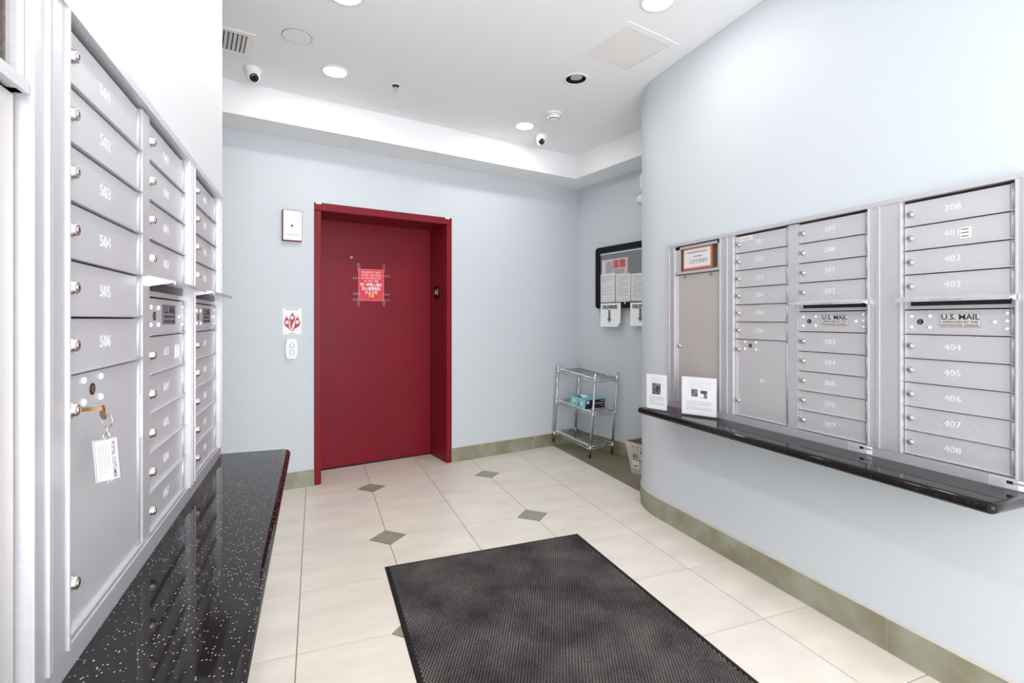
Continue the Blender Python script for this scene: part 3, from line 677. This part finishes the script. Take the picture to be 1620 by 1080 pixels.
# ---- emergency light half hidden by the rounded corner
sl, _ = on_alc(1012, 290, .09); _, z1 = on_alc(1012, 275, .09); _, z0 = on_alc(1012, 300, .09)
el = thing('emergency_light', 'white emergency light with round lamp head peeking past the rounded wall', 'light', alc_pt(sl, 0, z0), RZ_ALC)
MB().bbox(0, .27, -.09, 0, 0, z1-z0, M_TRIMW, .006, 2).build('housing', el)
for x in (.0, .27):
    hp = MB().lathe([(.0, .03), (.035, .02), (.052, -.015), (.054, -.03)], M_TRIMW, Matrix.Translation((x+.02, -.075, -.085)) @ Matrix.Rotation(PI/2, 4, 'X') @ Matrix.Diagonal((1, 1, -1, 1)), 20).build('lamp_head', el)
    MB().ring((x+.02, -.105, -.085), .050, .005, M_NICK, ALONG_Y).lathe([(.047, .0), (.03, .012), (.0, .016)], M_TRIMW, Matrix.Translation((x+.02, -.103, -.085)) @ ALONG_Y, 20).build('lens', hp)
    MB().tube((x+.02, -.06, -.04), (x+.02, -.06, .002), .012, M_TRIMW).build('swivel', el)

# ================================================================== WIRE SHELF
SW, SL, SH = .28, .533, .78; LEAN = (.085, .015, .22)
ws = thing('wire_shelf', 'small three-tier chrome wire shelf leaning in the alcove corner', 'shelf', (2.352, 4.085, .004), rot=LEAN)
for x, y in ((0, 0), (SW, 0), (0, SL), (SW, SL)):
    p = MB().tube((x, y, .02), (x, y, SH), .0115, M_CHROME, 12).lathe([(.0115, SH), (.008, SH+.006)], M_CHROME, Matrix.Translation((x, y, 0)), 12)
    for z in (.1, .2, .3, .5, .6, .7): p.lathe([(.0121, z), (.0121, z+.002)], M_NICK, Matrix.Translation((x, y, 0)), 10)
    p = p.build('post', ws)
    MB().lathe([(.008, 0), (.013, .004), (.013, .024)], M_RUBBER, Matrix.Translation((x, y, 0)), 12).build('foot', p)
for z in (.105, .42, .735):
    mb = MB()
    for dz in (0, -.026):
        for a, b in (((0, 0), (SW, 0)), ((0, SL), (SW, SL)), ((0, 0), (0, SL)), ((SW, 0), (SW, SL))): mb.tube((*a, z+dz), (*b, z+dz), .0032, M_CHROME, 6)
    for y in (0, SL):
        k = 10
        for i in range(k): mb.tube((SW*i/k, y, z-(.026 if i % 2 else 0)), (SW*(i+1)/k, y, z-(0 if i % 2 else .026)), .0018, M_CHROME, 5)
    for x in (0, SW):
        k = 20
        for i in range(k): mb.tube((x, SL*i/k, z-(.026 if i % 2 else 0)), (x, SL*(i+1)/k, z-(0 if i % 2 else .026)), .0018, M_CHROME, 5)
    for i in range(1, 24): mb.tube((0, SL*i/24, z+.002), (SW, SL*i/24, z+.002), .0016, M_CHROME, 5)
    for x in (SW*.33, SW*.67): mb.tube((x, 0, z-.003), (x, SL, z-.003), .0026, M_CHROME, 6)
    dk = mb.build('wire_tier', ws)
    for x, y in ((0, 0), (SW, 0), (0, SL), (SW, SL)):
        MB().lathe([(.0150, z-.030), (.0165, z-.026), (.0150, z+.006)], M_NICK, Matrix.Translation((x, y, 0)), 12).build('collar', dk)
bpy.context.view_layer.update()
MWS = ws.matrix_world.copy()
bx = thing('carton', 'teal and navy cardboard carton on the middle tier of the wire shelf', 'box', MWS @ Vector((.018, .125, .4258)), rot=LEAN)
bw, bl_, bh = .245, .215, .082
cbm = MB(); v8 = [(x, y, z) for z in (0, bh) for y in (0, bl_) for x in (0, bw)]
cbm.add(v8, [(0, 2, 3, 1), (4, 5, 7, 6), (2, 6, 7, 3), (0, 4, 6, 2), (1, 3, 7, 5)], M_TEAL); cbm.add(v8, [(0, 1, 5, 4)], M_NAVY); cbm.build('carton_body', bx)
pr = MB().box(.012, .045, -.0006, 0, bh*.55, bh*.92, M_STK).box(.10, .23, -.0006, 0, bh*.52, bh*.60, mat('pale_pink_print', (1, .8, .8))).box(.19, .235, -.0006, 0, bh*.80, bh*.86, M_STK).box(.19, .225, -.0006, 0, bh*.26, bh*.31, M_STK)
pr.build('side_print', bx)
pr = MB().add([(-.0006, bl_*.50, bh*.12), (-.0006, bl_*.44, bh*.12), (-.0006, bl_*.42, bh*.80), (-.0006, bl_*.47, bh*.55)], [(0, 1, 2, 3)], M_NAVY)
for y, z in ((.78, .6), (.25, .55)): pr.lathe([(.018, 0), (.018, .0006)], mat('pale_aqua', srgb(196, 226, 232), .5), Matrix.Translation((0, bl_*y, bh*z)) @ Matrix.Rotation(-PI/2, 4, 'Y'), 14)
pr.build('end_print', bx)
MB().box(.03, .16, bl_*.55, bl_*.90, bh, bh+.0006, M_NAVY).build('top_opening', bx)
MB().add([(.05, .10, bh+.001), (.14, .11, bh+.001), (.13, .17, bh+.014), (.06, .165, bh+.016)], [(0, 1, 2, 3), (3, 2, 1, 0)], M_PAPER).build('paper_flap', bx)
# ================================================================== MAIL TUB
tb = thing('mail_tub', 'pale corrugated plastic mail tub with printed label, half behind the rounded wall', 'bin', alc_pt(1.075, .315, 0), RZ_ALC)
lx, ly, lh, fx = .34, .235, .262, .035
def tubring(z, e, y0=0): return [(-e, -e+y0, z), (lx+e, -e+y0, z), (lx+e, ly+e, z), (-e, ly+e, z)]
mb = MB(); o0, o1, i1, i0 = tubring(0, 0), tubring(lh, fx), tubring(lh, fx-.006), tubring(.006, -.006)
vs = o0+o1; mb.add(vs, [(3, 2, 1, 0)]+[(i, (i+1) % 4, (i+1) % 4+4, i+4) for i in range(4)], M_TUB)
mb.add(o1+i1, [(i, (i+1) % 4, (i+1) % 4+4, i+4) for i in range(4)], M_TUB)
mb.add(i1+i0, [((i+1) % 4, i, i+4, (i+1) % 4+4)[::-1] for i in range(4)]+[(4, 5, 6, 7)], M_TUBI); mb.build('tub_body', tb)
r0, r1 = tubring(lh-.055, fx*.8+.003), tubring(lh+.002, fx+.004)
MB().add(r0+r1, [(i, (i+1) % 4, (i+1) % 4+4, i+4) for i in range(4)]+[(7, 6, 5, 4)][:0], M_TUB).build('folded_rim', tb)
def onf(x, z): e = fx*z/lh; return (x, -e-.0012, z)
def fq(x0, x1, z0, z1): return [onf(x0, z0), onf(x1, z0), onf(x1, z1), onf(x0, z1)]
pr = MB()
for q, m_ in ((fq(.02, .10, .045, .115), M_PAPER), (fq(.03, .20, .118, .123), M_INK), (fq(.045, .058, .135, .165), M_INK), (fq(.075, .086, .135, .165), M_INK), (fq(.04, .095, .168, .172), M_INKG)): pr.add(q, [(0, 1, 2, 3)], m_)
pr.add([(x, y-.0004, z) for x, y, z in fq(.04, .085, .06, .075)], [(0, 1, 2, 3)], M_INKG); pr.build('label_print', tb)
MB().add(fq(.13, .26, .185, .225), [(0, 1, 2, 3)], M_DARK).build('hand_hole', tb)
hh_ = MB()
for x in (.06, .11, .15, .2): hh_.lathe([(.005, 0), (.005, .001)], M_DARK, Matrix.Translation((x, -fx-.005, lh-.028)) @ ALONG_Y, 10)
hh_.build('rim_holes', tb)

# ================================================================== FLOOR MAT
MX0, MX1, MY0, MY1 = .332, 1.457, .85, 2.679
fm_ = thing('floor_mat', 'charcoal rubber-edged entrance mat with raised waffle weave on the cream tiles', 'mat', ((MX0+MX1)/2, (MY0+MY1)/2, 0))
hw, hl = (MX1-MX0)/2, (MY1-MY0)/2
mb = MB(); a = [(-hw, -hl), (hw, -hl), (hw, hl), (-hw, hl)]; b_ = [(x*(1-.012/hw), y*(1-.012/hl)) for x, y in a]
mb.add([(x, y, .0005) for x, y in a]+[(x, y, .006) for x, y in b_], [(0, 1, 5, 4), (1, 2, 6, 5), (2, 3, 7, 6), (3, 0, 4, 7), (4, 5, 6, 7), (3, 2, 1, 0)], M_MAT); mb.build('rubber_border', fm_)
px_, py_ = .0128, .0128; nx = int((2*hw-.044)/px_); ny = int((2*hl-.044)/py_); vs, fs = [], []
for j in range(ny):
    for i in range(nx):
        cx = -hw+.022+px_*(i+.5+.25*(1 if j % 2 else -1)); cy = -hl+.024+py_*(j+.5)
        a1, a2 = (.0050, .0052); zt = .0112+random.uniform(-.0012, .0008); k = len(vs)
        for s_, z in ((1, .006), (.55, zt)):
            for ex, ey in ((-1, -1), (1, -1), (1, 1), (-1, 1)): vs.append((cx+ex*a1*s_, cy+ey*a2*s_, z))
        fs += [(k, k+1, k+5, k+4), (k+1, k+2, k+6, k+5), (k+2, k+3, k+7, k+6), (k+3, k, k+4, k+7), (k+4, k+5, k+6, k+7)]
nb_ = MB(); nb_.v = vs; nb_.f = fs; nb_.mi = [0]*len(fs); nb_.sm = [False]*len(fs); nb_.mats = [M_NUB]
nbo = nb_.build('waffle_nubs', fm_); nbo['kind'] = 'stuff'

# ================================================================== CEILING FIXTURES
def downlight(p, label, lit=True, power=None):
    t = thing('ceiling_light', label, 'ceiling light', (p[0], p[1], ZC), group='recessed ceiling lights')
    MB().lathe([(.068, -.001), (.072, -.006), (.086, -.005), (.090, 0)], M_TRIMW, None, 32, caps=False).build('trim_ring', t)
    MB().lathe([(0, -.0095), (.045, -.0085), (.0665, -.004), (.0665, -.0012)], M_LED, None, 28).build('lens', t)
    l = bpy.data.lights.new('lamp', 'AREA'); l.shape = 'DISK'; l.size = .13; l.energy = power or LAMP_W; l.color = (1, .96, .925)
    link('lamp', l, t, (0, 0, -.011))
    return t
def cz(px, py): p = at_z(px, py, ZC); return (p.x, p.y)
downlight(cz(530, 113), 'glowing recessed ceiling light left of the sprinkler, above the elevator')
downlight(cz(830, 199), 'glowing recessed ceiling light beside the smoke detector')
downlight(cz(1041, 2), 'glowing recessed ceiling light at the top picture edge by the access panel', power=3.4)
downlight(cz(547, -8), 'recessed ceiling light whose rim just shows at the top picture edge')
for p, lb_ in (((.15, 1.35), 'recessed ceiling light above the left counter, outside the picture'), ((.15, .1), 'recessed ceiling light straight above the camera, outside the picture')): downlight(p, lb_)
# unlit black baffle light
p = cz(911, 125)
t = thing('ceiling_light', 'unlit recessed light with black baffle and grey bulb beside the access panel', 'ceiling light', (p[0], p[1], ZC), group='recessed ceiling lights')
MB().lathe([(.066, -.001), (.069, -.005), (.082, -.004), (.085, 0)], M_TRIMW, None, 32, caps=False).build('trim_ring', t)
MB().lathe([(.0665, -.0008), (.0, -.0010)][::-1], M_BAFFLE, None, 28).build('baffle', t)
MB().lathe([(0, -.0065), (.028, -.0055), (.040, -.001)], M_BULB, Matrix.Translation((-.008, -.022, 0)), 20, caps=False).build('bulb', t)
p = cz(470, 58)
t = thing('ceiling_cover', 'round blank white cover plate on the ceiling near the air vent', 'cover', (p[0], p[1], ZC))
MB().lathe([(.080, 0), (.080, -.002)][::-1], mat('dark_rim', srgb(150, 140, 128), .7), None, 36).build('rim', t)  # rim ring in a darker taupe than the cover plate
MB().lathe([(.0745, -.004), (.0765, -.002)], M_WHITE, None, 36).build('plate', t)
# access panel
cpts = [at_z(*q, ZC) for q in ((915, 88), (997, 31), (1072, 70), (985, 118))]; c = sum(cpts, Vector())/4
t = thing('access_panel', 'square cream access hatch in the ceiling near the right wall', 'hatch', (c.x, c.y, ZC), R(12.5))
o_, i_, z_ = .212, .170, -.003
mb = MB()
for x0, x1, y0, y1 in ((-o_, o_, -o_, -i_), (-o_, o_, i_, o_), (-o_, -i_, -i_, i_), (i_, o_, -i_, i_)): mb.box(x0, x1, y0, y1, z_, 0, M_WHITE)
mb.build('hatch_frame', t)
MB().box(-i_+.003, i_-.003, -i_+.003, i_-.003, z_+.001, -.0008, M_GRILL).build('hatch_door', t)
MB().box(-i_, i_, -i_, i_, -.0008, 0, M_DARK).build('shadow_gap', t)
# air vent
vc = at_z(405, 55, ZC); vd = at_z(395, 90, ZC)
t = thing('air_vent', 'ceiling air vent with slotted louvres, cut by the left wall edge', 'vent', (vc.x, vc.y, ZC), WA)
VW, VL = .34, .29
MB().box(-VW+.03, -.03, .03, VL-.03, -.001, 0, M_DARK).build('backing', t)
mb = MB()
for x0, x1, y0, y1 in ((-VW, 0, 0, .035), (-VW, 0, VL-.035, VL), (-VW, -VW+.035, .035, VL-.035), (-.04, 0, .035, VL-.035)): mb.bbox(x0, x1, y0, y1, -.006, 0, M_GRILL, .002, 1)
mb.build('vent_frame', t)
nsl = 12; dx = (VW-.075)/nsl
for i in range(nsl):
    x = -VW+.035+dx*(i+.5)
    MB().add([(x-.009, .036, -.002), (x+.004, .036, -.009), (x+.004, VL-.036, -.009), (x-.009, VL-.036, -.002), (x-.009, .036, -.001), (x+.0055, .036, -.008), (x+.0055, VL-.036, -.008), (x-.009, VL-.036, -.001)],
             [(0, 3, 2, 1), (4, 5, 6, 7), (0, 1, 5, 4), (1, 2, 6, 5), (2, 3, 7, 6), (3, 0, 4, 7)], M_GRILL).build('louvre', t)
# cameras
def dome_camera(px, py, aim_px, label):
    p = at_z(px, py, ZC); t = thing('security_camera', label, 'camera', (p.x, p.y, ZC), group='security cameras')
    t.scale = (1.2, 1.2, 1.2)
    MB().lathe([(.034, -.030), (.040, -.024), (.043, -.006), (.044, 0)], M_TRIMW, None, 28).build('base', t)
    d = (Vector((aim_px[0], aim_px[1], aim_px[2]))-Vector((p.x, p.y, ZC-.042))).normalized()
    q = Matrix.Translation((0, 0, -.042)) @ d.to_track_quat('Z', 'Y').to_matrix().to_4x4()
    prof = [(max(1e-7, .036*math.sin(a)), -.036*math.cos(a)) for a in [PI*i/16 for i in range(0, 13)]]
    prof += [(.023, .030)]
    e = MB().lathe(prof, M_TRIMW, q, 24).build('eyeball', t)
    MB().lathe([(.0225, .0295), (.021, .033), (.012, .034)], M_LENS, q, 22).lathe([(.011, .034), (.007, .0365)], M_BLACKP, q, 16).build('lens', e)
    return t
dome_camera(400, 108, (.5, 1.2, 1.2), 'white eyeball camera on the ceiling beside the air vent')
dome_camera(857, 214, (.1, .4, 1.2), 'white eyeball camera on the ceiling next to the smoke detector')
# smoke detector
p = cz(876, 180)
t = thing('smoke_detector', 'white tapered smoke detector on the ceiling between the camera and the black baffle light', 'smoke detector', (p[0], p[1], ZC))
MB().lathe([(.066, -.014), (.070, -.008), (.070, 0)], M_TRIMW, None, 30).build('base', t)
MB().lathe([(.0, -.052), (.030, -.051), (.036, -.047), (.060, -.014)], M_TRIMW, None, 30).build('head', t)
MB().lathe([(.038, -.0455), (.041, -.0415)], M_BLACKP, None, 24).build('vent_slot', t)
# sprinkler
p = cz(626, 135)
t = thing('sprinkler', 'small recessed fire sprinkler in the middle of the ceiling', 'sprinkler', (p[0], p[1], ZC))
MB().lathe([(.026, -.004), (.034, -.002), (.036, 0)], M_TRIMW, None, 24).build('escutcheon', t)
mb = MB().lathe([(.024, -.0045), (.024, -.004)], M_DARK, None, 20).tube((0, 0, -.004), (0, 0, -.018), .008, M_NICK, 10)
mb.tube((.008, 0, -.012), (.004, 0, -.034), .002, M_NICK, 6).tube((-.008, 0, -.012), (-.004, 0, -.034), .002, M_NICK, 6).lathe([(.016, -.037), (.016, -.035)], M_NICK, None, 14); mb.build('head', t)
